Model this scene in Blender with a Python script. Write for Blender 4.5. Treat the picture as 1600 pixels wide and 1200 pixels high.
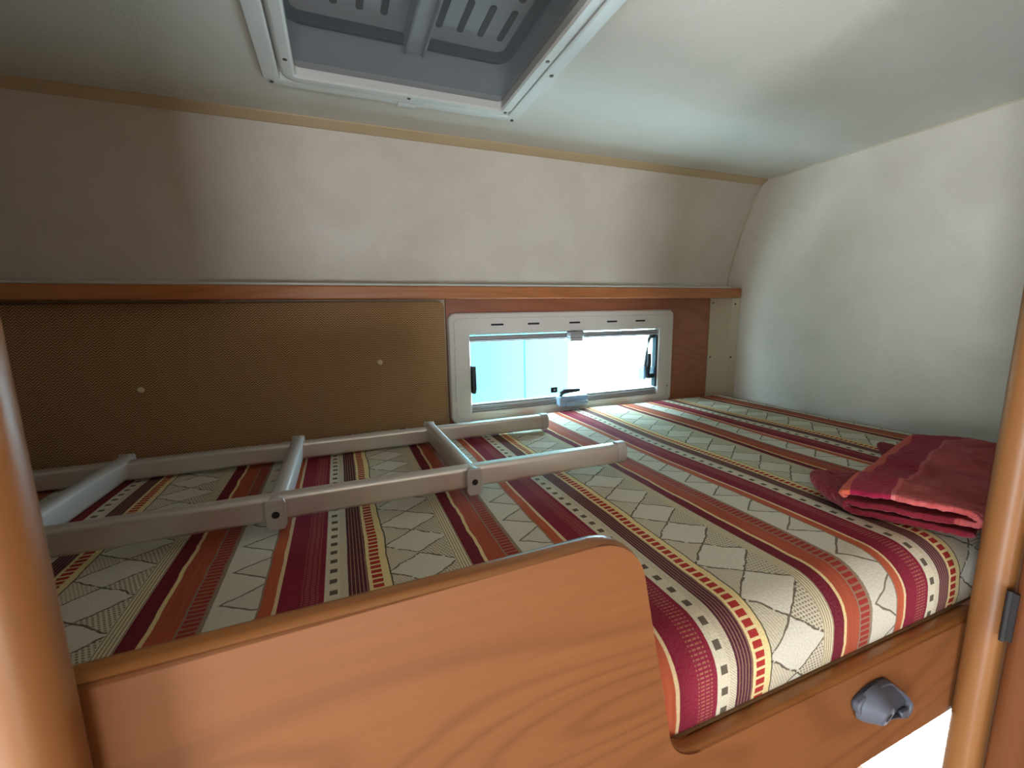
import bpy, bmesh, math, random
from mathutils import Vector, Matrix
PI = math.pi
for o in list(bpy.data.objects): bpy.data.objects.remove(o)
scene = bpy.context.scene
COL = scene.collection

# ------------------------------------------------------------------ camera
cam_d = bpy.data.cameras.new('camera')
cam_d.sensor_width = 36.0
cam_d.lens = 674.33 / 1600 * 36.0
cam_d.clip_start = 0.01
cam = bpy.data.objects.new('camera', cam_d)
COL.objects.link(cam)
RX, RY, RZ = (0.92834, -0.37134, -0.01683), (0.07556, 0.14418, 0.98666), (-0.36396, -0.91723, 0.16191)
cam.matrix_world = Matrix(((RX[0], RY[0], RZ[0], 0), (RX[1], RY[1], RZ[1], 0), (RX[2], RY[2], RZ[2], 0), (0, 0, 0, 1)))
cam_d.dof.use_dof = True
cam_d.dof.focus_distance = 1.0
cam_d.dof.aperture_fstop = 13.0
scene.camera = cam

# ------------------------------------------------------------------ daylight
world = bpy.data.worlds.new('daylight'); scene.world = world
world.use_nodes = True
bg = world.node_tree.nodes['Background']
bg.inputs[0].default_value = (0.80, 0.905, 1.0, 1)
bg.inputs[1].default_value = 31.0
scene.view_settings.view_transform = 'Standard'
scene.view_settings.look = 'None'
scene.view_settings.gamma = 1.0
scene.view_settings.use_curve_mapping = False
scene.view_settings.exposure = 0.0

def portal(name, loc, rot, sx, sy):
    d = bpy.data.lights.new(name, 'AREA'); d.shape = 'RECTANGLE'; d.size = sx; d.size_y = sy
    d.cycles.is_portal = True
    o = bpy.data.objects.new(name, d); COL.objects.link(o); o.location = loc; o.rotation_euler = rot
portal('window_portal', (.647, 1.205, -.165), (-PI/2, 0, 0), .64, .22)              # bunk window
portal('low_window_portal', (1.33, .62, -1.02), (0, PI/2, 0), .50, .70)            # window of the lower bunk
portal('unseen_front_portal', (-.025, -2.74, -.875), (PI/2, 0, 0), .85, .75)          # unseen front opening, placed and sized for the light it lets in
portal('unseen_side_portal', (-1.06, -.38, -.72), (0, -PI/2, 0), 1.42, .36)          # unseen entrance opening, added and sized to light the bunk from the left

# ------------------------------------------------------------------ node helper
class S:
    """a float socket with arithmetic"""
    nt = None
    def __init__(s, sock): s.k = sock
    @staticmethod
    def m(op, *a):
        n = S.nt.nodes.new('ShaderNodeMath'); n.operation = op
        for i, v in enumerate(a):
            if isinstance(v, S): S.nt.links.new(v.k, n.inputs[i])
            else: n.inputs[i].default_value = v
        return S(n.outputs[0])
    def __add__(s, o): return S.m('ADD', s, o)
    __radd__ = __add__
    def __sub__(s, o): return S.m('SUBTRACT', s, o)
    def __rsub__(s, o): return S.m('SUBTRACT', o, s)
    def __mul__(s, o): return S.m('MULTIPLY', s, o)
    __rmul__ = __mul__
    def __truediv__(s, o): return S.m('DIVIDE', s, o)
    def __gt__(s, o): return S.m('GREATER_THAN', s, o)
    def __lt__(s, o): return S.m('LESS_THAN', s, o)
def fract(a): return S.m('FRACT', a)
def absf(a): return S.m('ABSOLUTE', a)
def floorf(a): return S.m('FLOOR', a)
def sinf(a): return S.m('SINE', a)
def clampf(a): return S.m('MINIMUM', S.m('MAXIMUM', a, 0.0), 1.0)
def band(p, a, b): return (p > a) * (p < b)
def vec(x, y, z=0.0):
    n = S.nt.nodes.new('ShaderNodeCombineXYZ')
    for i, v in enumerate((x, y, z)):
        if isinstance(v, S): S.nt.links.new(v.k, n.inputs[i])
        else: n.inputs[i].default_value = v
    return n.outputs[0]
def noise(v, scale, detail=2, rough=.5, dist=0):
    n = S.nt.nodes.new('ShaderNodeTexNoise'); S.nt.links.new(v, n.inputs['Vector'])
    n.inputs['Scale'].default_value = scale; n.inputs['Detail'].default_value = detail
    n.inputs['Roughness'].default_value = rough; n.inputs['Distortion'].default_value = dist
    return S(n.outputs[0])
def mixc(f, a, b):
    n = S.nt.nodes.new('ShaderNodeMix'); n.data_type = 'RGBA'
    for key, v in ((0, f), (6, a), (7, b)):
        if isinstance(v, S): S.nt.links.new(v.k, n.inputs[key])
        elif isinstance(v, (int, float)): n.inputs[key].default_value = v
        elif isinstance(v, tuple): n.inputs[key].default_value = v if len(v) == 4 else v + (1,)
        else: S.nt.links.new(v, n.inputs[key])
    return n.outputs[2]
def coords(kind='Object'):
    n = S.nt.nodes.new('ShaderNodeTexCoord')
    q = S.nt.nodes.new('ShaderNodeSeparateXYZ'); S.nt.links.new(n.outputs[kind], q.inputs[0])
    return n.outputs[kind], S(q.outputs[0]), S(q.outputs[1]), S(q.outputs[2])
def srgb(r, g, b):
    f = lambda c: (c/255/12.92) if c/255 <= .04045 else ((c/255+.055)/1.055)**2.4
    return (f(r), f(g), f(b), 1)
def new_mat(name, col=(.5, .5, .5, 1), rough=.5, metal=0.0, spec=.5):
    m = bpy.data.materials.new(name); m.use_nodes = True
    b = m.node_tree.nodes['Principled BSDF']
    b.inputs['Base Color'].default_value = col if len(col) == 4 else col + (1,)
    b.inputs['Roughness'].default_value = rough; b.inputs['Metallic'].default_value = metal
    b.inputs['Specular IOR Level'].default_value = spec
    S.nt = m.node_tree
    return m, b
def setcol(b, c): S.nt.links.new(c, b.inputs['Base Color'])
def bump(b, h, strength=.3, dist=.002):
    n = S.nt.nodes.new('ShaderNodeBump'); n.inputs['Strength'].default_value = strength; n.inputs['Distance'].default_value = dist
    S.nt.links.new(h.k, n.inputs['Height']); S.nt.links.new(n.outputs[0], b.inputs['Normal'])

# ------------------------------------------------------------------ materials
MT = {}
def wood(name, c0, c1, axis='x', rough=.32, spec=.5):
    m, b = new_mat(name, c0, rough, spec=spec)
    _, x, y, z = coords()
    if axis == 'x': v = vec(x*.9, y*6, z*5.5)
    elif axis == 'z': v = vec(x*6, y*6, z*.8)
    else: v = vec(x*6, y*.8, z*6)
    n1 = noise(v, 1.25, 1, .4, .25)
    rg = sinf(n1*95.0)*.5 + .5
    rings = rg*rg*rg*rg
    if axis == 'x': vf = vec(x*8, y*170, z*170)
    elif axis == 'z': vf = vec(x*170, y*170, z*8)
    else: vf = vec(x*170, y*8, z*170)
    fine = noise(vf, 1.0, 3, .6)
    f = clampf(rings*.30 + noise(v, .9, 2)*.7 + fine*.45 - .38)
    setcol(b, mixc(f, c0, c1))
    MT[name] = m
wood('cherry', srgb(126, 77, 42), srgb(88, 49, 23), 'x', .42, .28)
wood('cherry_edge', srgb(146, 94, 50), srgb(112, 66, 30), 'x', .30, .4)
wood('cherry_shelf', srgb(190, 120, 72), srgb(150, 86, 48), 'x', .35)
wood('cherry_panel', srgb(168, 106, 74), srgb(136, 78, 54), 'x', .4)
wood('cherry_post', srgb(142, 94, 52), srgb(104, 62, 28), 'z', .40, .32)
wood('cherry_door', srgb(120, 70, 38), srgb(92, 50, 25), 'z', .5, .22)

def wallpaper(name, c0, c1, grain=.25):
    m, b = new_mat(name, c0, .75, spec=.25)
    co, x, y, z = coords()
    n1 = noise(co, 7.0, 4, .62, .6)
    n2 = noise(co, 260.0, 2, .6)
    f = clampf((n1 - .5)*1.5 + .5 + (n2 - .5)*.5)
    setcol(b, mixc(f, c0, c1))
    bump(b, n2, grain, .001)
    MT[name] = m
wallpaper('wallpaper', srgb(221, 211, 198), srgb(206, 193, 177))
wallpaper('ceiling_lining', srgb(214, 209, 197), srgb(206, 200, 187), .35)
MT['trim_tan'] = new_mat('trim_tan', srgb(196, 172, 136), .5)[0]
MT['trim_cream'] = new_mat('trim_cream', srgb(200, 186, 160), .5)[0]
MT['corner_cream'] = new_mat('corner_cream', srgb(196, 182, 156), .55)[0]
MT['white_trim'] = new_mat('white_trim', srgb(205, 205, 198), .4)[0]
MT['plastic_white'] = new_mat('plastic_white', srgb(214, 207, 200), .45)[0]
MT['hatch_white'] = new_mat('hatch_white', srgb(212, 211, 204), .4)[0]
MT['hatch_grey'] = new_mat('hatch_grey', srgb(176, 178, 182), .6)[0]
MT['hatch_plate'] = new_mat('hatch_plate', srgb(218, 220, 222), .6)[0]
MT['gasket'] = new_mat('gasket', srgb(26, 26, 28), .7)[0]
MT['slot_brown'] = new_mat('slot_brown', srgb(62, 46, 38), .8)[0]
MT['slot_dark'] = new_mat('slot_dark', srgb(30, 26, 26), .8)[0]
MT['screw'] = new_mat('screw', srgb(96, 90, 84), .4, .7)[0]
MT['screw_dark'] = new_mat('screw_dark', srgb(50, 44, 40), .5, .3)[0]
MT['rail_grey'] = new_mat('rail_grey', srgb(168, 166, 168), .4, .3)[0]
MT['black_plastic'] = new_mat('black_plastic', srgb(34, 36, 44), .45)[0]
MT['hinge_black'] = new_mat('hinge_black', srgb(26, 20, 18), .7, .0)[0]
MT['blue_grey_plastic'] = new_mat('blue_grey_plastic', srgb(74, 76, 85), .55)[0]
MT['blue_grey_dark'] = new_mat('blue_grey_dark', srgb(44, 45, 52), .65)[0]
MT['cap_grey'] = new_mat('cap_grey', srgb(192, 188, 184), .42, .25)[0]
MT['button'] = new_mat('button', srgb(226, 208, 176), .5)[0]
MT['floor_vinyl'] = new_mat('floor_vinyl', srgb(168, 140, 112), .5)[0]
MT['deck'] = new_mat('deck', srgb(150, 112, 76), .6)[0]
MT['caravan_dimmed'] = new_mat('caravan_dimmed', (.0185, .118, .119, 1), .4)[0]  # white body; its shaded cyan look behind the pane is put into the colour
MT['van_white'] = new_mat('van_white', srgb(245, 245, 245), .5)[0]
MT['van_grey'] = new_mat('van_grey', (.03, .03, .03, 1), .5)[0]
MT['seam_dimmed'] = new_mat('seam_dimmed', (.0195, .108, .110, 1), .5)[0]  # seam darkened to the same blue-green as the body

# brushed aluminium
m, b = new_mat('aluminium', srgb(224, 217, 208), .34, .65)
co, x, y, z = coords()
n = noise(vec(x*6, y*900, z*900), 1.0, 2)
S.nt.links.new((n*.16 + .30).k, b.inputs['Roughness']); MT['aluminium'] = m
m, b = new_mat('aluminium_rung', srgb(218, 216, 214), .36, .6)
co, x, y, z = coords()
n = noise(vec(x*900, y*6, z*900), 1.0, 2)
S.nt.links.new((n*.16 + .32).k, b.inputs['Roughness']); MT['aluminium_rung'] = m

# clear plastic of the catches
m, b = new_mat('clear_plastic', srgb(190, 212, 232), .12)
b.inputs['Transmission Weight'].default_value = .45; MT['clear_plastic'] = m
# acrylic pane: plain transparent tint with a little gloss
m = bpy.data.materials.new('acrylic'); m.use_nodes = True; nt = m.node_tree; nt.nodes.clear()
out = nt.nodes.new('ShaderNodeOutputMaterial'); tr = nt.nodes.new('ShaderNodeBsdfTransparent'); gl = nt.nodes.new('ShaderNodeBsdfGlossy')
tr.inputs[0].default_value = (.80, .96, 1.0, 1); gl.inputs['Roughness'].default_value = .05
mx = nt.nodes.new('ShaderNodeMixShader'); mx.inputs[0].default_value = .04
nt.links.new(tr.outputs[0], mx.inputs[1]); nt.links.new(gl.outputs[0], mx.inputs[2]); nt.links.new(mx.outputs[0], out.inputs[0])
MT['acrylic'] = m
# fly screen: fine dark grey net, too fine to show its threads
m = bpy.data.materials.new('fly_net'); m.use_nodes = True; nt = m.node_tree; nt.nodes.clear()
out = nt.nodes.new('ShaderNodeOutputMaterial'); tr = nt.nodes.new('ShaderNodeBsdfTransparent'); df = nt.nodes.new('ShaderNodeBsdfDiffuse')
df.inputs[0].default_value = (.20, .20, .21, 1)
mx = nt.nodes.new('ShaderNodeMixShader'); mx.inputs[0].default_value = .28
nt.links.new(tr.outputs[0], mx.inputs[1]); nt.links.new(df.outputs[0], mx.inputs[2]); nt.links.new(mx.outputs[0], out.inputs[0])
MT['fly_net'] = m

# herringbone weave of the wall panel (object coords: x along, z up)
m, b = new_mat('weave', srgb(120, 90, 60), .85, spec=.15)
co, x, y, z = coords()
tri = absf(fract(x/.0150) - .5)*2.0
ph = fract((z + tri*.0080)/.0056)
st = (ph > .5)
tone = noise(co, 5.0, 3)
col = mixc(st, srgb(112, 80, 52), srgb(206, 168, 124))
ny = fract(x/.0021) > .35
col = mixc(ny*.2, col, srgb(150, 114, 78))
setcol(b, col); bump(b, st, .5, .0008); MT['weave'] = m

# striped furnishing fabric (uv in metres: u across the stripes, v along them)
m, b = new_mat('striped_fabric', srgb(200, 190, 165), .9, spec=.12)
uvn = S.nt.nodes.new('ShaderNodeUVMap'); uvn.uv_map = 'UVMap'
q = S.nt.nodes.new('ShaderNodeSeparateXYZ'); S.nt.links.new(uvn.outputs[0], q.inputs[0])
u, v = S(q.outputs[0]), S(q.outputs[1])
PER = .333
uu = (u + .079)/PER + 8.0
cell = floorf(uu)
p = fract(uu)*PER
wa = (noise(vec(v*17.0, cell*3.1), 1.0, 2) - .5)*.013
wb = (noise(vec(v*22.0, cell*2.3 + 9.0), 1.0, 2) - .5)*.010
wc = (noise(vec(v*30.0, cell*1.7 + 4.0), 1.0, 1) - .5)*.004
wd = (noise(vec(u*55.0, v*55.0), 1.0, 2) - .5)*.34
weave_n = noise(vec(u*420.0, v*420.0), 1.0, 2, .6)
CREAM, CREAM2 = srgb(208, 202, 184), srgb(202, 193, 168)
YEL, BURG, PLUM, MAROON = srgb(222, 198, 142), srgb(128, 18, 50), srgb(76, 26, 46), srgb(106, 14, 40)
RUST, RED, ORNG, DARK, GREY = srgb(188, 82, 50), srgb(164, 40, 38), srgb(200, 92, 52), srgb(64, 54, 40), srgb(140, 124, 108)
# 1 cream band with plain diamonds between stitched triangles
dv = absf(fract(v/.0615 + .25) - .5)*2.0
du = absf(p - .152 + wc)/.0415
d = du + (1.0 - dv)*1.0 + wd
inside = d < 1.0
right = p > .152
dots = (fract((p*.8 + v*.35)/.0034) > .5)*(fract(v/.0038) > .42)
hatch = (fract((p + v*.5)/.0036) > .62)
col = mixc(inside, mixc(right, mixc(hatch*.45, CREAM2, GREY), mixc(dots*.8, CREAM2, srgb(92, 76, 58))), CREAM)
edge = absf(d - 1.0) < .045
col = mixc(edge*(noise(vec(u*160, v*160), 1.0, 1) > .36)*.85, col, DARK)
# 2 fine lined band
fl = (fract((p - .192)/.0034) > .62)
col = mixc(band(p, .190, .206), col, mixc(fl*.8, srgb(214, 203, 168), srgb(112, 92, 68)))
# 3 maroon, 4 wavy yellow thread, 5 rust
col = mixc(band(p, .206, .224), col, MAROON)
rustc = mixc(noise(vec(u*300, v*14), 1.0, 2), srgb(146, 56, 40), srgb(184, 92, 62))
col = mixc(band(p, .224, .251), col, rustc)
col = mixc(band(p + wb*.7, .2225, .2268), col, YEL)
# 6 red dashes in a grey border
dash = (fract(v/.0072) > .34)*band(p + wc, .2510, .2660)
col = mixc(band(p + wc, .249, .271), col, mixc(dash, srgb(150, 108, 84), srgb(150, 44, 40)))
col = mixc(band(p + wc, .249, .2505) + band(p + wc, .2675, .2705), col, GREY)
# 7 cream with triangles
tv = fract(v/.0615 + .6)
tw = (.318 - p)/.040
tri_l = absf(absf(tv - .5)*2.4 + tw - 1.0 + wd*.8)
cr = band(p, .271, .318)
tin = (absf(tv - .5)*2.4 + tw + wd*.8) < 1.0
creamc = mixc(tin*(fract((p - v)/.0034) > .6)*.35, CREAM, GREY)
col = mixc(cr, col, mixc((tri_l < .055)*.8, creamc, DARK))
# 8 orange, 9 pale thread
col = mixc(band(p + wb*.5, .316, .3325), col, mixc(noise(vec(u*300 + 7, v*14), 1.0, 2), srgb(160, 66, 42), srgb(198, 102, 66)))
col = mixc(band(p + wb*.5, .3145, .3165), col, GREY)
col = mixc(band(p + wb*.4, .3290, .3345), col, srgb(222, 196, 152))
# 10 burgundy with woven ticks
tick = (fract(v/.0040) > .60)*band(p + wc, .0215, .0385)*(fract((p + wc)/.0058) > .25)
burg = mixc(tick*.38, BURG, srgb(200, 150, 110))
col = mixc(band(p, .0, .044), col, burg)
# 11 cream band with dark squares
sq = band(fract(v/.0222), .28, .66)*band(p + wc*.5, .0490, .0570)
hat = (fract((p + v)/.0030) > .55)*band(p, .0595, .068)
col = mixc(band(p, .044, .068), col, mixc(sq*.9, mixc(hat*.4, srgb(208, 198, 172), srgb(120, 88, 66)), srgb(58, 48, 40)))
# 12 plum with thin cream lines
pl = (fract((p - .068)/.0040) > .78)
col = mixc(band(p + wa*.15, .068, .0895), col, mixc(pl*.65, PLUM, srgb(188, 150, 116)))
# 13 yellow with red dashes
rd = (fract(v/.0098) > .30)*band(p + wa*.45 + (weave_n - .5)*.002, .0930, .1045)
col = mixc(band(p + wa*.25, .089, .1125), col, mixc(rd, srgb(226, 204, 146), RED))
# 14 dark green wavy thread
col = mixc(absf(p - .1135 + wa*.8) < .0008, col, srgb(72, 70, 44))
col = mixc((weave_n - .3)*.6, col, srgb(120, 98, 80))
# woven border at the wall end
col = mixc(u > 1.222, col, srgb(118, 22, 40))
setcol(b, col)
bump(b, weave_n, .5, .0012)
MT['striped_fabric'] = m

# chenille throw (uv: u along the hem, v away from the hem)
m, b = new_mat('chenille', srgb(150, 58, 58), .95, spec=.1)
b.inputs['Sheen Weight'].default_value = .6; b.inputs['Sheen Roughness'].default_value = .4
b.inputs['Sheen Tint'].default_value = srgb(230, 150, 150)
uvn = S.nt.nodes.new('ShaderNodeUVMap'); uvn.uv_map = 'UVMap'
q = S.nt.nodes.new('ShaderNodeSeparateXYZ'); S.nt.links.new(uvn.outputs[0], q.inputs[0])
u, v = S(q.outputs[0]), S(q.outputs[1])
nf = noise(vec(u*26, v*26), 1.0, 3, .6)
nn = noise(vec(u*500, v*500), 1.0, 2, .6)
col = mixc(clampf((nf - .5)*2.2 + .5), srgb(150, 54, 50), srgb(182, 92, 90))
col = mixc(band(v, -.002, .042), col, srgb(136, 26, 54))
col = mixc(absf(v - .043) < .0022, col, srgb(192, 104, 104))
col = mixc(v < -.0005, col, srgb(192, 88, 66))
col = mixc(v > .16, col, srgb(112, 30, 40))
col = mixc((nn - .4)*.5, col, srgb(90, 20, 26))
setcol(b, col); bump(b, nn, .7, .003)
MT['chenille'] = m
MT['hem'] = new_mat('hem', srgb(178, 70, 56), .95, spec=.1)[0]

# ------------------------------------------------------------------ geometry helpers
OFF = {}
def obj(name, bm, mat, parent=None, smooth=False, bevel=None):
    bmesh.ops.recalc_face_normals(bm, faces=bm.faces)
    me = bpy.data.meshes.new(name)
    off = OFF.get(parent.name, Vector((0, 0, 0))) if parent else Vector((0, 0, 0))
    if off.length: bmesh.ops.translate(bm, vec=-off, verts=bm.verts)
    if smooth:
        for f in bm.faces: f.smooth = True
    bm.to_mesh(me); bm.free()
    if isinstance(mat, str): mat = MT[mat]
    me.materials.append(mat)
    o = bpy.data.objects.new(name, me); COL.objects.link(o)
    if parent: o.parent = parent; OFF[o.name] = off
    if smooth:
        try: me.set_sharp_from_angle(angle=math.radians(38))
        except Exception: pass
        o.modifiers.new('normals', 'WEIGHTED_NORMAL').keep_sharp = True
    return o
def tag(o, label, cat, group=None, kind=None):
    o['label'] = label; o['category'] = cat
    if group: o['group'] = group
    if kind: o['kind'] = kind
    return o
def thing(name, label, cat, loc, group=None, kind=None):
    o = bpy.data.objects.new(name, None); COL.objects.link(o); o.location = loc
    o.empty_display_size = .05
    OFF[o.name] = Vector(loc)
    return tag(o, label, cat, group, kind)
def struct(name, bm, mat, label, cat, smooth=False):
    return tag(obj(name, bm, mat, None, smooth), label, cat, None, 'structure')
def box(x0, x1, y0, y1, z0, z1, r=0.0, seg=2, bm=None):
    nb = bmesh.new()
    vs = [nb.verts.new((x, y, z)) for x in (x0, x1) for y in (y0, y1) for z in (z0, z1)]
    for f in ((0,1,3,2), (4,6,7,5), (0,4,5,1), (2,3,7,6), (0,2,6,4), (1,5,7,3)): nb.faces.new([vs[i] for i in f])
    if r > 0: bmesh.ops.bevel(nb, geom=list(nb.edges), offset=r, segments=seg, profile=.5, affect='EDGES')
    if bm is None: return nb
    me = bpy.data.meshes.new('t'); nb.to_mesh(me); nb.free(); bm.from_mesh(me); bpy.data.meshes.remove(me)
    return bm
def prism(pts, fn, d0, d1, r=0.0, seg=2):
    """polygon pts in 2D extruded from depth d0 to d1; fn(a, b, d) -> xyz"""
    bm = bmesh.new()
    A = [bm.verts.new(fn(a, b_, d0)) for a, b_ in pts]; B = [bm.verts.new(fn(a, b_, d1)) for a, b_ in pts]
    n = len(pts)
    fa = bm.faces.new(A); fb = bm.faces.new(B[::-1])
    for i in range(n): bm.faces.new((A[i], A[(i+1) % n], B[(i+1) % n], B[i]))
    if r > 0:
        es = set(fa.edges) | set(fb.edges)
        bmesh.ops.bevel(bm, geom=list(es), offset=r, segments=seg, profile=.5, affect='EDGES')
    return bm
def rrect(a0, a1, b0, b1, r, n=6):
    out = []
    r = max(r, .0004)
    for cx, cy, s in ((a1-r, b1-r, 0), (a0+r, b1-r, 1), (a0+r, b0+r, 2), (a1-r, b0+r, 3)):
        for i in range(n+1):
            t = (s + i/n)*PI/2
            out.append((cx + r*math.cos(t), cy + r*math.sin(t)))
    return out
def ring(a0, a1, b0, b1, r, prof, fn, n=6, bm=None, kb=1.0):
    """closed profile (inset, depth) swept round a rounded rectangle"""
    bm = bm or bmesh.new()
    loops = []
    for ins, d in prof:
        loops.append([bm.verts.new(fn(a, b_, d)) for a, b_ in rrect(a0+ins, a1-ins, b0+ins*kb, b1-ins, r-ins if r-ins > .002 else .002, n)])
    k = len(loops)
    for i in range(k):
        A, B = loops[i], loops[(i+1) % k]
        for j in range(len(A)):
            j2 = (j+1) % len(A)
            bm.faces.new((A[j], A[j2], B[j2], B[j]))
    return bm
def tube(path, r, n=10, bm=None, cap=True):
    bm = bm or bmesh.new()
    path = [Vector(p_) for p_ in path]
    rs = r if isinstance(r, (list, tuple)) else [r]*len(path)
    rings = []
    up = Vector((0, 0, 1))
    for i, p_ in enumerate(path):
        t = (path[min(i+1, len(path)-1)] - path[max(i-1, 0)]).normalized()
        a = t.cross(up) if abs(t.dot(up)) < .95 else t.cross(Vector((1, 0, 0)))
        a.normalize(); b_ = t.cross(a).normalized()
        rings.append([bm.verts.new(p_ + rs[i]*(math.cos(2*PI*k/n)*a + math.sin(2*PI*k/n)*b_)) for k in range(n)])
    for i in range(len(rings)-1):
        for k in range(n): bm.faces.new((rings[i][k], rings[i][(k+1) % n], rings[i+1][(k+1) % n], rings[i+1][k]))
    if cap: bm.faces.new(rings[0][::-1]); bm.faces.new(rings[-1])
    return bm
def holed(a0, a1, b0, b1, holes, fn, d0, d1):
    """slab a0..a1 x b0..b1 with rectangular holes, closed, built from grid cells"""
    A = sorted({a0, a1} | {h[0] for h in holes} | {h[1] for h in holes}); B = sorted({b0, b1} | {h[2] for h in holes} | {h[3] for h in holes})
    solid = lambda i, j: 0 <= i < len(A)-1 and 0 <= j < len(B)-1 and not any(h[0]-1e-6 <= A[i] and A[i+1] <= h[1]+1e-6 and h[2]-1e-6 <= B[j] and B[j+1] <= h[3]+1e-6 for h in holes)
    bm = bmesh.new(); V = {}
    def g(i, j, k):
        if (i, j, k) not in V: V[i, j, k] = bm.verts.new(fn(A[i], B[j], (d0, d1)[k]))
        return V[i, j, k]
    for i in range(len(A)-1):
        for j in range(len(B)-1):
            if not solid(i, j): continue
            for k in (0, 1): bm.faces.new((g(i, j, k), g(i+1, j, k), g(i+1, j+1, k), g(i, j+1, k)))
            for (di, dj, e) in ((-1, 0, ((i, j), (i, j+1))), (1, 0, ((i+1, j), (i+1, j+1))), (0, -1, ((i, j), (i+1, j))), (0, 1, ((i, j+1), (i+1, j+1)))):
                if not solid(i+di, j+dj): bm.faces.new((g(*e[0], 0), g(*e[1], 0), g(*e[1], 1), g(*e[0], 1)))
    return bm
WALLF = lambda y0: (lambda a, b_, d: (a, y0 - d, b_))     # a = x, b = z, depth towards the viewer
CEILF = lambda z0: (lambda a, b_, d: (a, b_, z0 - d))     # a = x, b = y, depth downwards
XF = lambda a, b_, d: (d, a, b_)                          # a = y, b = z, depth = x
def disc(c, nrm, r, h, n=12, dome=0.0):
    """short cylinder from c along nrm (h high), optionally domed"""
    c, nrm = Vector(c), Vector(nrm).normalized()
    a = nrm.orthogonal().normalized(); b_ = nrm.cross(a)
    bm = bmesh.new()
    R = [(r, 0), (r, h*.6), (r*.82, h)] if not dome else [(r, 0), (r*.86, dome*.55), (r*.5, dome*.9)]
    L = [[bm.verts.new(c + nrm*hh + rr*(math.cos(2*PI*k/n)*a + math.sin(2*PI*k/n)*b_)) for k in range(n)] for rr, hh in R]
    for i in range(len(L)-1):
        for k in range(n): bm.faces.new((L[i][k], L[i][(k+1) % n], L[i+1][(k+1) % n], L[i+1][k]))
    bm.faces.new(L[0][::-1]); bm.faces.new(L[-1])
    return bm

# ------------------------------------------------------------------ room shell
XL, XR, YB, ZC, ZF = -.80, 1.27, 1.142, .396, -1.45
YF = -2.7
HX0, HX1, HY0, HY1 = -.047, .334, .470, .843              # opening of the roof hatch
struct('floor', box(-1.0, XR+.04, YF-.04, 1.26, ZF-.04, ZF), 'floor_vinyl', 'tan vinyl floor of the motorhome below the bunk', 'floor')
struct('ceiling', holed(-1.0, XR+.04, YF-.04, 1.05, [(HX0-.006, HX1+.006, HY0-.006, HY1+.006)], lambda a, b_, d: (a, b_, d), ZC, ZC+.045), 'ceiling_lining',
       'pale fabric-lined ceiling above the bunk with a roof hatch', 'ceiling')
# upper back wall: upright above the shelf, curving over to the ceiling
prof = [(1.153, .060), (1.1485, .106), (1.138, .152), (1.124, .197), (1.109, .243), (1.091, .287), (1.070, .335), (1.049, .376), (1.036, .3975)]
bm = bmesh.new()
nx = 24
rows = [[bm.verts.new((-1.0 + (XR + 1.0)*i/nx, y_, z_)) for i in range(nx+1)] for y_, z_ in prof]
rows2 = [[bm.verts.new((-1.0 + (XR + 1.0)*i/nx, y_+.03, z_+.006)) for i in range(nx+1)] for y_, z_ in prof]
for R_ in (rows, rows2):
    for a in range(len(prof)-1):
        for i in range(nx): bm.faces.new((R_[a][i], R_[a][i+1], R_[a+1][i+1], R_[a+1][i]))
for a in (0, -1):
    for i in range(nx): bm.faces.new((rows[a][i], rows[a][i+1], rows2[a][i+1], rows2[a][i]))
for i in (0, -1):
    for a in range(len(prof)-1): bm.faces.new((rows[a][i], rows[a+1][i], rows2[a+1][i], rows2[a][i]))
struct('wall_back', bm, 'wallpaper', 'beige mottled upper back wall curving over to the ceiling', 'wall', True)
# lower back wall with the window opening
struct('wall_back_lower', holed(-1.0, XR+.04, ZF, .066, [(.322, .972, -.279, -.052)], WALLF(1.20), 0, .048), 'corner_cream',
       'lower back wall behind the panels and window', 'wall')
struct('wall_right', holed(YF-.04, 1.24, ZF, ZC+.04, [(.27, .97, -1.27, -.77)], lambda a, b_, d: (d, a, b_), XR, XR+.04), 'wallpaper',
       'pale mottled side wall at the right end of the bunk', 'wall')
struct('wall_left', holed(.215, 1.24, ZF, ZC+.04, [], lambda a, b_, d: (d, a, b_), XL-.04, XL), 'wallpaper',
       'beige mottled side wall at the dark left end of the bunk', 'wall')
struct('wall_left_living', holed(YF-.04, .215, ZF, ZC+.04, [(-.56, -.20, -1.43, -.01)], lambda a, b_, d: (d, a, b_), -1.04, -1.0), 'wallpaper',
       'side wall of the living area with an unseen entrance opening sized for its light, behind the viewer', 'wall')
struct('wall_front', holed(-1.0, XR+.04, ZF, ZC+.04, [(-.45, .40, -1.25, -.50)], WALLF(YF), 0, .04), 'wallpaper',
       'front wall of the living area with an unseen window opening sized for its light, behind the viewer', 'wall')
# partitions either side of the bunk opening and along the corridor
struct('wall_partition_left', box(-1.0, -.1365, .210, .234, ZF, ZC), 'cherry_door', 'wooden partition beside the bunk opening on the left', 'wall')
struct('wall_partition_right', box(.690, XR, .214, .234, ZF, ZC), 'cherry_door', 'wooden partition beside the bunk opening on the right', 'wall')

# trims
struct('trim_1', prism([(1.020, .3965), (1.0395, .3965), (1.0445, .3835), (1.040, .3830), (1.020, .3935)], lambda a, b_, d: (d, a, b_), XL, XR-.001, .0012, 1),
       'trim_tan', 'tan cove strip where the back wall meets the ceiling', 'trim')
bm = tube([(XR-.001, y_-.001, z_) for y_, z_ in prof[:-1]] + [(XR-.001, 1.038, .386)], .0022, 8)
struct('trim_2', bm, 'trim_cream', 'thin cream bead in the curved corner of back and right wall', 'trim', True)
struct('trim_3', tube([(XR-.001, .24, ZC-.001), (XR-.001, .6, ZC-.001), (XR-.001, 1.012, ZC-.001)], .0024, 8), 'trim_cream',
       'thin cream bead along the ceiling above the right wall', 'trim', True)

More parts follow.
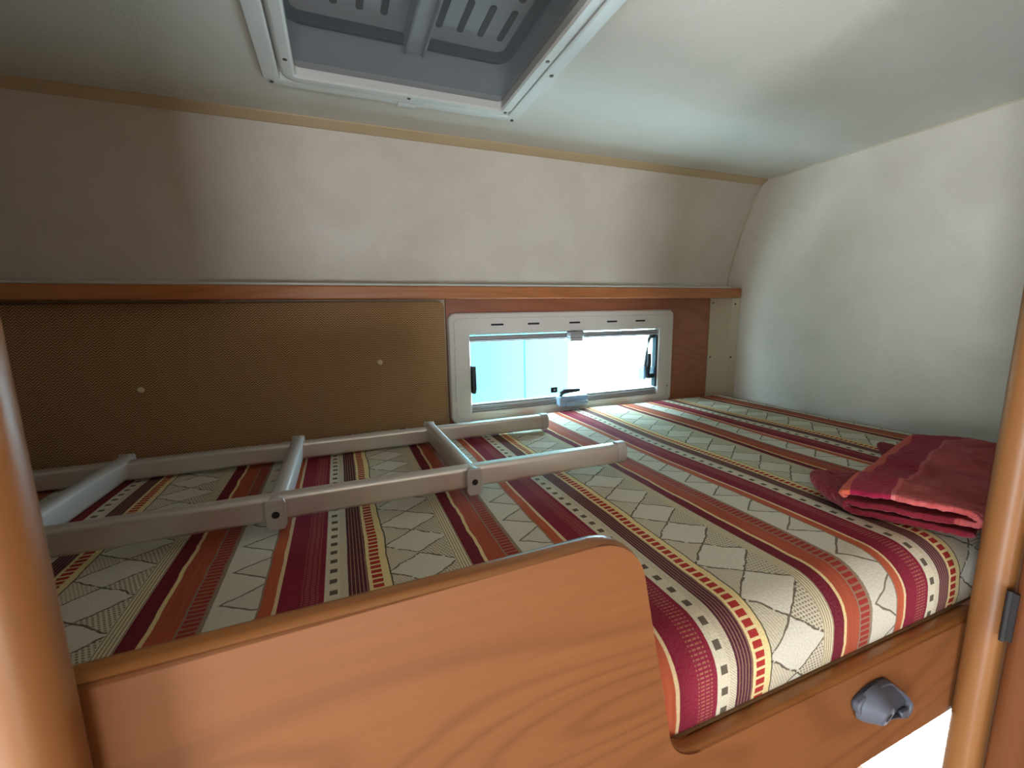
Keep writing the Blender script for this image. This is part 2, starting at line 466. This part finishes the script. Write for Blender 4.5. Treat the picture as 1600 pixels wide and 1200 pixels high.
# ------------------------------------------------------------------ wooden shelf on the back wall
t = thing('wall_shelf', 'long narrow cherry-wood shelf rail running along the back wall above the window', 'shelf', (.235, 1.12, .039))
obj('shelf_board', box(XL+.001, XR-.001, 1.0885, 1.152, .0385, .0695, .004, 3), 'cherry_shelf', t, True)
obj('shelf_bead', box(XL+.001, 1.232, 1.100, 1.146, .0697, .0760, .002, 2), 'white_trim', t, True)

# ------------------------------------------------------------------ panels of the lower back wall
WY = 1.1515
struct('trim_4', holed(.268, 1.187, -.40, .0384, [(.322, .972, -.279, -.052)], WALLF(WY), .0005, .0085), 'cherry_panel',
       'cherry-wood panel framing the small window', 'panel')
t = thing('woven_panel', 'brown herringbone woven fabric panel on the back wall left of the window', 'wall panel', (-.27, 1.143, -.40))
pts = [(XL+.001, -.398), (.2625, -.398)] + [(.2625-.016+.016*math.cos(a), .0345-.016+.016*math.sin(a)) for a in [i*PI/12 for i in range(7)]] + [(XL+.001, .0345)]
obj('fabric_board', prism(pts, WALLF(WY), .0, .0135, .003, 2), 'weave', t, True)
for bx_, bz_ in ((-.4015, -.1485), (.092, -.1175)):
    obj('button', disc((bx_, WY-.0137, bz_), (0, -1, 0), .0068, .004, 16, .0045), 'button', t, True)

t = thing('corner_cover', 'cream screwed-on corner strip between the wood panel and the right wall', 'corner strip', (1.23, 1.12, -.40))
pts = [(1.188, 1.150), (1.188, 1.1405), (1.2505, 1.110), (1.2685, 1.094), (1.2685, 1.150)]
bm = prism(pts, lambda a, b_, d: (a, b_, d), -.395, .0383, 0)
obj('strip', bm, 'corner_cream', t)
for sx, sy, sz, mt in ((1.1955, 1.1365, -.162, 'screw'), (1.1955, 1.1365, .023, 'screw'), (1.2555, 1.1045, -.163, 'screw_dark'), (1.2585, 1.1022, .018, 'screw_dark')):
    obj('screw', disc((sx, sy, sz), (-.55, -.83, 0), .0030, .0015, 10), mt, t, True)

# ------------------------------------------------------------------ the window
t = thing('window_1', 'small hinged window in a rounded off-white frame above the bed', 'window', (.647, 1.14, -.297), None, 'structure')
fy = WALLF(1.143)
obj('cover_frame', ring(.2695, 1.0255, -.300, .0035, .021,
    [(0, 0), (0, .006), (.0025, .0098), (.006, .0115), (.050, .0125), (.0575, .0110), (.0605, .006), (.0605, -.020), (.053, -.020), (.053, 0)], fy, 8, None, .47), 'plastic_white', t, True)
obj('frame_ridge', ring(.2845, 1.0105, -.285, -.0115, .016, [(0, .0118), (.001, .0129), (.0022, .0129), (.0032, .0121)], fy, 6), 'plastic_white', t, True)
for sx in (.408, .518, .652, .783, .889):
    obj('vent_slot', prism(rrect(sx-.0185, sx+.0185, -.0330, -.0278, .0024, 4), fy, .0119, .0130), 'slot_dark', t)
for sx, sz in ((.357, -.0165), (.2815, -.244), (.732, -.0185), (.284, -.085), (.60, -.012)):
    obj('screw_cap', disc((sx, 1.1306, sz), (0, -1, 0), .0062, .0007, 14), 'plastic_white', t, True)
obj('screw', disc((1.006, 1.1306, -.247), (0, -1, 0), .0022, .001, 8), 'screw_dark', t, True)
# double aluminium tracks top and bottom
for z0, z1, nm in ((-.0775, -.0605, 'top_track'), (-.2745, -.2500, 'bottom_track')):
    tr_ = obj(nm, box(.3305, .9645, 1.1400, 1.1540, z0, z1, .001, 1), 'rail_grey', t)
    for k in (.30, .68):
        zz = z0 + (z1-z0)*k
        obj('track_rib', box(.3305, .9645, 1.1365, 1.1405, zz-.0020, zz+.0020, .0008, 1), 'rail_grey', tr_)
obj('pane', box(.3300, .9650, 1.1550, 1.1590, -.2740, -.0570), 'acrylic', t)
obj('side_seal', box(.9590, .9650, 1.136, 1.1545, -.247, -.078, .001, 1), 'black_plastic', t)
# top clip and bottom catch
c = obj('top_clip', box(.628, .678, 1.118, 1.1395, -.073, -.056, .004, 3), 'rail_grey', t, True)
obj('clip_tongue', box(.633, .676, 1.122, 1.1385, -.0855, -.0735, .002, 2), 'cap_grey', c, True)
c = obj('bottom_catch', box(.592, .690, 1.110, 1.1360, -.278, -.247, .005, 3), 'clear_plastic', t, True)
obj('catch_bar', box(.612, .684, 1.102, 1.108, -.277, -.262, .003, 2), 'clear_plastic', c, True)
c = obj('catch_lever', tube([(.602, 1.125, -.2505), (.604, 1.122, -.238), (.612, 1.120, -.2325), (.635, 1.118, -.2320), (.662, 1.118, -.2318)], [.0075, .008, .008, .0066, .0052], 10), 'black_plastic', t, True)
obj('lever_plate', box(.572, .594, 1.128, 1.133, -.236, -.219, .002, 2), 'black_plastic', c, True)
obj('screw', disc((.583, 1.1278, -.2275), (0, -1, 0), .0035, .002, 10), 'clear_plastic', c, True)
# left catch seen edge-on
c = obj('left_catch', prism([(1.125, -.142), (1.152, -.142), (1.152, -.219), (1.131, -.219), (1.122, -.205)], lambda a, b_, d: (d, a, b_), .3308, .3420, .003, 2), 'black_plastic', t, True)
# right stay arm with its catch
c = obj('stay_arm', tube([(.958, 1.150, -.084), (.944, 1.146, -.082), (.936, 1.143, -.090), (.926, 1.140, -.130), (.919, 1.138, -.165), (.917, 1.138, -.190)], [.006, .006, .0045, .004, .004, .004], 8), 'blue_grey_plastic', t, True)
obj('stay_catch', box(.897, .917, 1.128, 1.148, -.222, -.178, .005, 3), 'clear_plastic', c, True)
c = obj('right_catch', tube([(.931, 1.135, -.137), (.930, 1.134, -.165), (.927, 1.136, -.200), (.930, 1.140, -.211), (.945, 1.146, -.213), (.9595, 1.150, -.212)], [.0065, .0085, .0080, .0085, .0080, .0080], 10), 'black_plastic', t, True)
obj('catch_base', box(.940, .9585, 1.141, 1.1535, -.205, -.182, .003, 2), 'clear_plastic', c, True)

# ------------------------------------------------------------------ outside the window
t = thing('parked_caravan', 'caravan side with shade put into its colour and a vertical seam parked close outside the window', 'caravan', (.0, 2.4, -1.9))
obj('body', box(-2.6, 1.300, 2.31, 4.3, -1.55, .75, .02, 2), 'caravan_dimmed', t, True)
obj('seam', box(.999, 1.007, 2.303, 2.3105, -1.5, .7), 'seam_dimmed', t)
for wx in (-1.3, -.2):
    w_ = tube([(wx, 2.36, -1.6), (wx, 2.56, -1.6)], .30, 20)
    obj('wheel', w_, 'black_plastic', t, True)
t = thing('white_van', 'overexposed white van with faint lettering standing farther off outside the window', 'van', (4.2, 5.6, -1.9))
obj('body', box(2.0, 7.5, 5.02, 7.2, -1.65, 1.2, .03, 2), 'van_white', t, True)
for i, (x0, z0, x1, z1) in enumerate(((3.55, -.70, 3.62, -.86), (3.70, -.75, 3.76, -.84), (3.80, -.75, 3.86, -.84), (3.93, -.74, 4.0, -.83))):
    obj('lettering', tube([(x0, 5.016, z0), ((x0+x1)/2 + (.02 if i in (1, 2) else 0), 5.016, (z0+z1)/2 + .01), (x1, 5.016, z1)], .007, 6), 'van_grey', t, True)
for wx in (3.0, 6.3):
    obj('wheel', tube([(wx, 5.1, -1.58), (wx, 5.35, -1.58)], .34, 20), 'black_plastic', t, True)

# ------------------------------------------------------------------ roof hatch
t = thing('roof_hatch', 'square roof hatch with white double frame and fly screen in the ceiling', 'roof hatch', (.1435, .6605, ZC))
cf = CEILF(ZC)
obj('outer_frame', ring(-.085, .371, .433, .889, .022, [(0, 0), (0, .006), (.003, .010), (.022, .0125), (.0265, .0105), (.0275, .0), (.0275, -.012), (.02, -.012), (.02, 0)], cf, 8), 'hatch_white', t, True)
obj('inner_frame', ring(-.0555, .3415, .4625, .8595, .026, [(0, -.010), (0, .008), (.002, .0125), (.0065, .0150), (.0185, .0150), (.0215, .0120), (.0215, -.010)], cf, 8), 'hatch_white', t, True)
obj('fly_screen', prism(rrect(-.0345, .3205, .4835, .8385, .012, 6), cf, -.0005, 0), 'fly_net', t)
sh = bmesh.new()
sh = ring(-.0470, .3340, .4700, .8430, .03, [(0, -.009), (0, -.0830), (-.003, -.0830), (-.003, -.009)], cf, 8)
obj('shaft', sh, 'hatch_grey', t, True)
pl_ = obj('cover_plate', prism(rrect(-.046, .333, .471, .842, .03, 8), cf, -.0785, -.0825), 'hatch_plate', t)
obj('seal', ring(-.0465, .3335, .4705, .8425, .03, [(0, -.066), (.003, -.0640), (.010, -.0640), (.014, -.070), (.014, -.0785), (0, -.0785)], cf, 8), 'gasket', t, True)
sl_me = None
for row in ((.712, .794), (.612, .692), (.515, .592)):
    for sx in (-.008, .030, .068, .105, .193, .229, .265, .301):
        if sl_me is None:
            s_ = obj('slot', prism(rrect(-.0055, .0055, -.040, .040, .005, 4), lambda a, b_, d: (a, b_, d), -.0015, .0), 'slot_brown', pl_)
            sl_me = s_.data
            bmv = bmesh.new(); bmv.from_mesh(sl_me)
            bmesh.ops.translate(bmv, vec=OFF[pl_.name], verts=bmv.verts); bmv.to_mesh(sl_me); bmv.free()
        else:
            s_ = bpy.data.objects.new('slot', sl_me); COL.objects.link(s_); s_.parent = pl_
        s_.location = Vector((sx, (row[0]+row[1])/2, ZC+.0785)) - OFF[pl_.name]
cb = obj('centre_bar', box(.1440, .1720, .476, .838, ZC+.055, ZC+.0784), 'hatch_plate', t)
obj('bar_flange', box(.1400, .1440, .472, .826, ZC+.043, ZC+.0784, .001, 1), 'hatch_grey', cb)
obj('bar_flange', box(.1700, .1740, .472, .826, ZC+.043, ZC+.0784, .001, 1), 'hatch_grey', cb)
for sx, sy, d_ in ((-.0712, .872, .0125), (.148, .8785, .0125), (.357, .876, .0125), (.357, .70, .0125), (-.044, .79, .0150), (.148, .8485, .0150), (.3295, .842, .0150), (.330, .66, .0150), (-.0712, .60, .0125)):
    obj('screw', disc((sx, sy, ZC-d_+.0005), (0, 0, -1), .0034, .0014, 10), 'screw', t, True)
hk = obj('blind_catch', box(.132, .166, .872, .886, ZC-.0140, ZC-.0120, .0008, 1), 'hatch_white', t)
# housing of the hatch above the roof so that no daylight leaks in
obj('roof_dome', box(-.06, .345, .455, .857, ZC+.0835, ZC+.13, .02, 3), 'hatch_white', t, True)

# ------------------------------------------------------------------ bunk: deck, mattress, front board
struct('floor_bunk_deck', box(XL+.001, XR-.001, .2525, 1.143, -.402, -.3765), 'deck', 'wooden deck that carries the mattress of the upper bunk', 'bunk deck')

def mattress():
    bm = bmesh.new(); uvl = bm.loops.layers.uv.new('UVMap')
    zb, zt, yf, yb = -.3762, -.2880, .2530, 1.1368
    prof = [(yf+.006, zb), (yf-.000, zb+.004)]
    prof += [(yf-.001, zb+.02), (yf-.0005, zb+.034)]
    r = .048
    for i in range(1, 11):
        a = i/10*PI/2
        prof.append((yf + r - r*math.cos(a), zt - r + r*math.sin(a)))
    for i in range(1, 60): prof.append((yf + r + (yb - .03 - yf - r)*i/60, zt))
    for i in range(0, 8):
        a = i/7*PI/2
        prof.append((yb - .03 + .03*math.sin(a), zt - .03 + .03*math.cos(a)))
    prof.append((yb, zb))
    L = [0.0]
    for i in range(1, len(prof)): L.append(L[-1] + math.hypot(prof[i][0]-prof[i-1][0], prof[i][1]-prof[i-1][1]))
    X0, X1 = XL+.004, XR-.003
    nx = 150
    xs = [X0 + (X1-X0)*i/nx for i in range(nx+1)]
    V = []
    for i, x in enumerate(xs):
        ex = max(0, (x - (X1-.085))/.085)
        drop = .0255*(1 - math.sqrt(max(0, 1 - ex*ex)))
        row = []
        for j, (y_, z_) in enumerate(prof):
            k = (z_ - zb)/(zt - zb)
            und = .0016*math.sin(x*9 + y_*7) + .0012*math.sin(x*21 - y_*13 + 1)
            bul = -.003*math.sin(x*6.0+.5) if y_ < .3 else 0
            lim = 9 if x < 1.184 else (1.1405 - (x-1.188)*.488 if x < 1.2505 else 1.110 - (x-1.2505)*.889) - .004
            row.append(bm.verts.new((x, min(y_, lim), z_ - drop*k + (und - .0028)*k)))
        V.append(row)
    for i in range(nx):
        for j in range(len(prof)-1):
            f = bm.faces.new((V[i][j], V[i+1][j], V[i+1][j+1], V[i][j+1]))
            for lp, (ii, jj) in zip(f.loops, ((i, j), (i+1, j), (i+1, j+1), (i, j+1))): lp[uvl].uv = (xs[ii], L[jj])
    for i in (0, nx): bm.faces.new(V[i])
    for i in range(nx): bm.faces.new((V[i][0], V[i+1][0], V[i+1][-1], V[i][-1]))
    return bm
tag(obj('mattress', mattress(), 'striped_fabric', None, True), 'thick bunk mattress covered in red, orange and cream striped fabric', 'mattress')

# front board with raised guard, one outline with a cut-out on the right
t = thing('bunk_front_board', 'cherry-wood front board of the bunk with a raised rounded guard on the left', 'bed board', (.27, .243, -.507))
def arc(cx, cy, r, a0, a1, n):
    return [(cx + r*math.cos(math.radians(a0 + (a1-a0)*i/n)), cy + r*math.sin(math.radians(a0 + (a1-a0)*i/n))) for i in range(n+1)]
# fillet from the ledge up into the slanted edge of the guard, then the rounded top corner
def fillet(P0, P1, P2, r, n=10):
    P0, P1, P2 = Vector(P0), Vector(P1), Vector(P2)
    a, b_ = (P0-P1).normalized(), (P2-P1).normalized()
    ang = a.angle(b_); dd = r/math.tan(ang/2)
    c_ = P1 + (a+b_).normalized()*(r/math.sin(ang/2))
    A, B = P1 + a*dd, P1 + b_*dd
    v0, v1 = A-c_, B-c_
    t0 = math.atan2(v0.y, v0.x); t1 = math.atan2(v1.y, v1.x)
    while t1-t0 > PI: t1 -= 2*PI
    while t1-t0 < -PI: t1 += 2*PI
    return [(c_.x + r*math.cos(t0+(t1-t0)*i/n), c_.y + r*math.sin(t0+(t1-t0)*i/n)) for i in range(n+1)]
out_ = [(-.160, -.507), (.715, -.507), (.715, -.3755)]
out_ += fillet((.6, -.3755), (.2335, -.3755), (.190, -.16), .036, 10)
out_ += fillet((.2335, -.3755), (.1895, -.160), (-.1, -.1635), .042, 12)
out_ += [(-.160, -.1642)]
obj('board', prism(out_, WALLF(.2515), .0, .0165, .0052, 3), 'cherry', t, True)
# lacquered edge band along the top
def strip_along(path, y0, y1, h):
    bm = bmesh.new(); A = []
    n = len(path)
    for i, (x, z) in enumerate(path):
        p0 = Vector(path[max(i-1, 0)]); p1 = Vector(path[min(i+1, n-1)]); tt = (p1-p0).normalized(); nn_ = Vector((tt.y, -tt.x))
        if nn_.y < -.5: nn_ = -nn_
        ring_ = []
        for y_, hh in ((y0, -.0010), (y0+.0030, h*.7), (y0+.006, h), (y1-.006, h), (y1-.0030, h*.7), (y1, -.0010)):
            ring_.append(bm.verts.new((x + nn_.x*hh, y_, z + nn_.y*hh)))
        A.append(ring_)
    for i in range(n-1):
        for k in range(5): bm.faces.new((A[i][k], A[i+1][k], A[i+1][k+1], A[i][k+1]))
    return bm
edge_path = [(.710, -.3755), (.5, -.3755)] + out_[3:]
obj('edge_band', strip_along(edge_path, .2355, .2515, .0014), 'cherry_edge', t, True)

# grey plastic ladder bracket on the front board
t = thing('ladder_bracket', 'grey plastic ladder socket screwed to the bunk front board', 'bracket', (.533, .235, -.440))
shape = [(.468, -.407), (.4727, -.4013), (.4938, -.396), (.5128, -.395), (.5231, -.3977), (.5353, -.4084), (.5589, -.428), (.5736, -.4438), (.5743, -.4533), (.5679, -.4604), (.5603, -.4586), (.5471, -.4523), (.5231, -.4468), (.4962, -.4338), (.4805, -.4256), (.4706, -.4156)]
def smooth_poly(P, it=2):
    for _ in range(it):
        Q = []
        for i in range(len(P)):
            a, b_ = P[i], P[(i+1) % len(P)]
            Q += [(a[0]*.75+b_[0]*.25, a[1]*.75+b_[1]*.25), (a[0]*.25+b_[0]*.75, a[1]*.25+b_[1]*.75)]
        P = Q
    return P
sp = smooth_poly(shape, 1)
cx_, cz_ = .522, -.427
obj('base_plate', prism(sp, WALLF(.2348), .0, .0030, .0010, 2), 'blue_grey_dark', t, True)
bm = bmesh.new()
loops = []
for k_, d_ in ((1.0, .0025), (1.0, .0065), (.97, .0080), (.91, .0080), (.885, .0065), (.875, .0025)):
    loops.append([bm.verts.new((cx_+(a-cx_)*k_, .2348-d_, cz_+(b_-cz_)*k_)) for a, b_ in sp])
for i in range(len(loops)):
    A, B = loops[i], loops[(i+1) % len(loops)]
    for j in range(len(A)): bm.faces.new((A[j], A[(j+1) % len(A)], B[(j+1) % len(A)], B[j]))
obj('rim', bm, 'blue_grey_plastic', t, True)
bm = tube([(.4945, .2316, -.4150), (.4945, .2285, -.4152), (.4950, .2240, -.4160), (.4958, .2190, -.4170), (.4963, .2150, -.4178), (.4964, .2138, -.4180)], [.0215, .0208, .0180, .0140, .0115, .0095], 20)
pg = obj('peg', bm, 'blue_grey_plastic', t, True)
ax = Vector((.12, -1.0, -.2)).normalized()
obj('peg_hole', disc(Vector((.4966, .2137, -.4182)), ax, .0048, .0006, 14), 'slot_dark', pg, True)
obj('stop_block', box(.5515, .5655, .2265, .2318, -.4565, -.4475, .002, 2), 'blue_grey_plastic', t, True)

# ------------------------------------------------------------------ posts, doors, hinge
def post(name, label, pts, z0, z1, mat, cat, r=0):
    o = obj(name, prism(pts, lambda a, b_, d: (a, b_, d), z0, z1), mat, None, True)
    return tag(o, label, cat)
post('door_post', 'rounded cherry-wood post framing the bunk opening on the right', rrect(.6690, .712, .2005, .2345, .0150, 7), ZF, ZC-.0005, 'cherry_post', 'post')
post('door_post', 'rounded cherry-wood post framing the bunk opening on the left', rrect(-.1480, -.1180, .2060, .2345, .0130, 7), ZF, ZC-.0005, 'cherry_post', 'post')
t = thing('cabinet_door', 'cherry-wood door with black hinge beside the right post', 'door', (.67, -.13, ZF))
obj('door_leaf', prism(rrect(.6700, .692, -.46, .1985, .0105, 6), lambda a, b_, d: (a, b_, d), ZF+.01, ZC-.01), 'cherry_door', t, True)
hg = obj('hinge', tube([(.6680, .2000, -.3120), (.6680, .2000, -.3735)], .0028, 10), 'hinge_black', t, True)
obj('hinge_leaf', box(.6680, .6712, .1930, .2000, -.3720, -.3135), 'hinge_black', hg)

# ------------------------------------------------------------------ ladder lying on the bed
ZL = -.2865
t = thing('bunk_ladder', 'silver aluminium bunk ladder lying flat on the striped mattress', 'ladder', (-.10, .79, ZL))
def hull_profile(w, h, n=5):
    # oval-ish box section: rounded top and bottom
    return rrect(-w/2, w/2, -h/2, h/2, min(w, h)*.27, n)
def ext_x(x0, x1, yc, zc, w, h, mat, name, parent):
    return obj(name, prism([(yc+a, zc+b_) for a, b_ in hull_profile(w, h)], lambda a, b_, d: (d, a, b_), x0, x1), mat, parent, True)
RUNGS = (.1785, -.0950, -.3800, -.6600)
railN = (.6365, -.2545); railF = (.9530, -.2690)
for yc, zc in (railN, railF):
    rl = ext_x(-.755, .4520, yc, zc, .0240, .0350, 'aluminium', 'rail', t)
    obj('end_cap', prism([(yc+a, zc+b_) for a, b_ in rrect(-.0132, .0132, -.0192, .0192, .009, 5)], lambda a, b_, d: (d, a, b_), .4515, .4700, .003, 2), 'cap_grey', rl, True)
for xr in RUNGS:
    bm = bmesh.new()
    sec = rrect(-.0110, .0110, -.0205, .0205, .009, 5)
    y0, y1 = .6180, .9720
    zc0, zc1 = -.2570, -.2650
    A = [bm.verts.new((xr+a, y0, zc0+b_)) for a, b_ in sec]; B = [bm.verts.new((xr+a, y1, zc1+b_)) for a, b_ in sec]
    for i in range(len(sec)): bm.faces.new((A[i], A[(i+1) % len(sec)], B[(i+1) % len(sec)], B[i]))
    bm.faces.new(A); bm.faces.new(B)
    rg = obj('rung', bm, 'aluminium_rung', t, True)
    for y0, dy, zc in ((.6180, -1, zc0), (.9720, 1, zc1)):
        cap_sec = [(-.0105, .0205), (.0105, .0205), (.0125, .0165), (.0125, -.0150), (.0085, -.0215), (-.0085, -.0215), (-.0125, -.0150), (-.0125, .0165)]
        cap_ = obj('end_cap', prism([(xr+a, zc+b_) for a, b_ in cap_sec], lambda a, b_, d: (a, d, b_), y0, y0+dy*.0065, .0018, 2), 'cap_grey', rg, True)
    sc = disc((xr, .6118, zc0), (0, -1, 0), .0048, .0014, 14)
    bmesh.ops.translate(sc, vec=(0, 0, 0), verts=sc.verts)
    obj('bolt', sc, 'screw_dark', rg, True)

# ------------------------------------------------------------------ folded throw at the right end
def throw():
    bm = bmesh.new(); uvl = bm.loops.layers.uv.new('UVMap')
    random.seed(4)
    Fp = [(0, .617, .352), (.30, .752, .397), (.60, .900, .438), (.80, .990, .458), (1, 1.110, .440)]
    Gp = [(0, .690, .2400), (.30, .79, .2480), (.60, .91, .2600), (.80, 1.01, .2600), (1, 1.130, .2600)]
    def lin(T, s):
        for a, b_ in zip(T, T[1:]):
            if s <= b_[0] + 1e-9:
                k = (s-a[0])/(b_[0]-a[0]); return Vector((a[1]+(b_[1]-a[1])*k, a[2]+(b_[2]-a[2])*k))
    rows = []                # (t in metres from the far edge, z, layer)
    ns = 60
    grid = []
    for i in range(ns+1):
        s = i/ns
        F, G = lin(Fp, s), lin(Gp, s)
        dl = (G-F); ln = dl.length; dl.normalize()
        edge = min(s/.10, 1.0)
        zT = -.2505 + .004*math.sin(s*9+1) ; zM = -.2670 ; zB = -.2820
        if s > .80: zT -= .014*((s-.80)/.20)**2; zM -= .009*((s-.80)/.20)**2
        tail = .004 - .044*math.exp(-((s-.20)/.10)**2) - .022*math.exp(-((s-.72)/.05)**2)
        pts = []
        # hem at the far edge, hanging down a little
        pts.append((.004, zT-.010)); pts.append((-.001, zT-.004))
        nT = 22
        for k in range(nT+1):
            tt = .003 + (ln-.016)*k/nT
            w = .0035*math.sin(7*s+19*tt+.6) + .0030*math.sin(17*s-33*tt) + .0022*math.sin(41*s+25*tt)
            cr = -.0035*math.exp(-((tt-.055-.04*s)/.008)**2)*(1 if s > .08 else 0)
            pts.append((tt, zT + w*edge*.8 + cr + .003*math.sin(PI*k/nT)))
        for k in range(1, 6):       # fold at the near side
            a = k/6*PI; rr = (zT-zM)/2
            pts.append((ln-.013 + rr*1.2*math.sin(a), (zT+zM)/2 + rr*math.cos(a)))
        for k in range(13): pts.append((ln-.013 + (tail-ln+.013)*k/12, zM + .0015*math.sin(11*s + k)))
        for k in range(1, 6):       # fold beyond the far edge
            a = k/6*PI; rr = (zM-zB)/2
            lift = .013*math.exp(-((s-.20)/.10)**2) + .014*math.exp(-((s-.72)/.05)**2)
            pts.append((tail - (rr*1.3+lift*.5)*math.sin(a), (zM+zB)/2 + rr*math.cos(a) + lift*math.sin(a)))
        for k in range(9): pts.append((tail + (ln*.92-tail)*k/8, zB))
        row = []
        Lc = -.009
        for k, (tt, zz) in enumerate(pts):
            if k: Lc += math.hypot(tt-pts[k-1][0], zz-pts[k-1][1])
            jit = .003*math.sin(zz*900 + k*.7) if i == 0 else 0
            P = F + dl*tt
            low = max(0.0, min(1.0, (zT - .006 - zz)/.02))
            P.x += .030*low*max(0, 1-s/.12)
            row.append((bm.verts.new((P.x + jit - (.006 if i == 0 else 0)*0, P.y, zz)), s*.62, Lc - .012))
        grid.append(row)
    for i in range(ns):
        for k in range(len(grid[0])-1):
            q4 = (grid[i][k], grid[i+1][k], grid[i+1][k+1], grid[i][k+1])
            f = bm.faces.new([a[0] for a in q4])
            for lp, a in zip(f.loops, q4): lp[uvl].uv = (a[1], a[2])
    return bm
th = tag(obj('folded_throw', throw(), 'chenille', None, True), 'folded dark red fluffy throw lying on the mattress by the right post', 'blanket')
sd = th.modifiers.new('thickness', 'SOLIDIFY'); sd.thickness = .0085; sd.offset = 0
ss = th.modifiers.new('soft', 'SUBSURF'); ss.levels = 2; ss.render_levels = 2
tx = bpy.data.textures.new('fluff', 'CLOUDS'); tx.noise_scale = .006
dp = th.modifiers.new('fluff', 'DISPLACE'); dp.texture = tx; dp.strength = .0036; dp.mid_level = .5
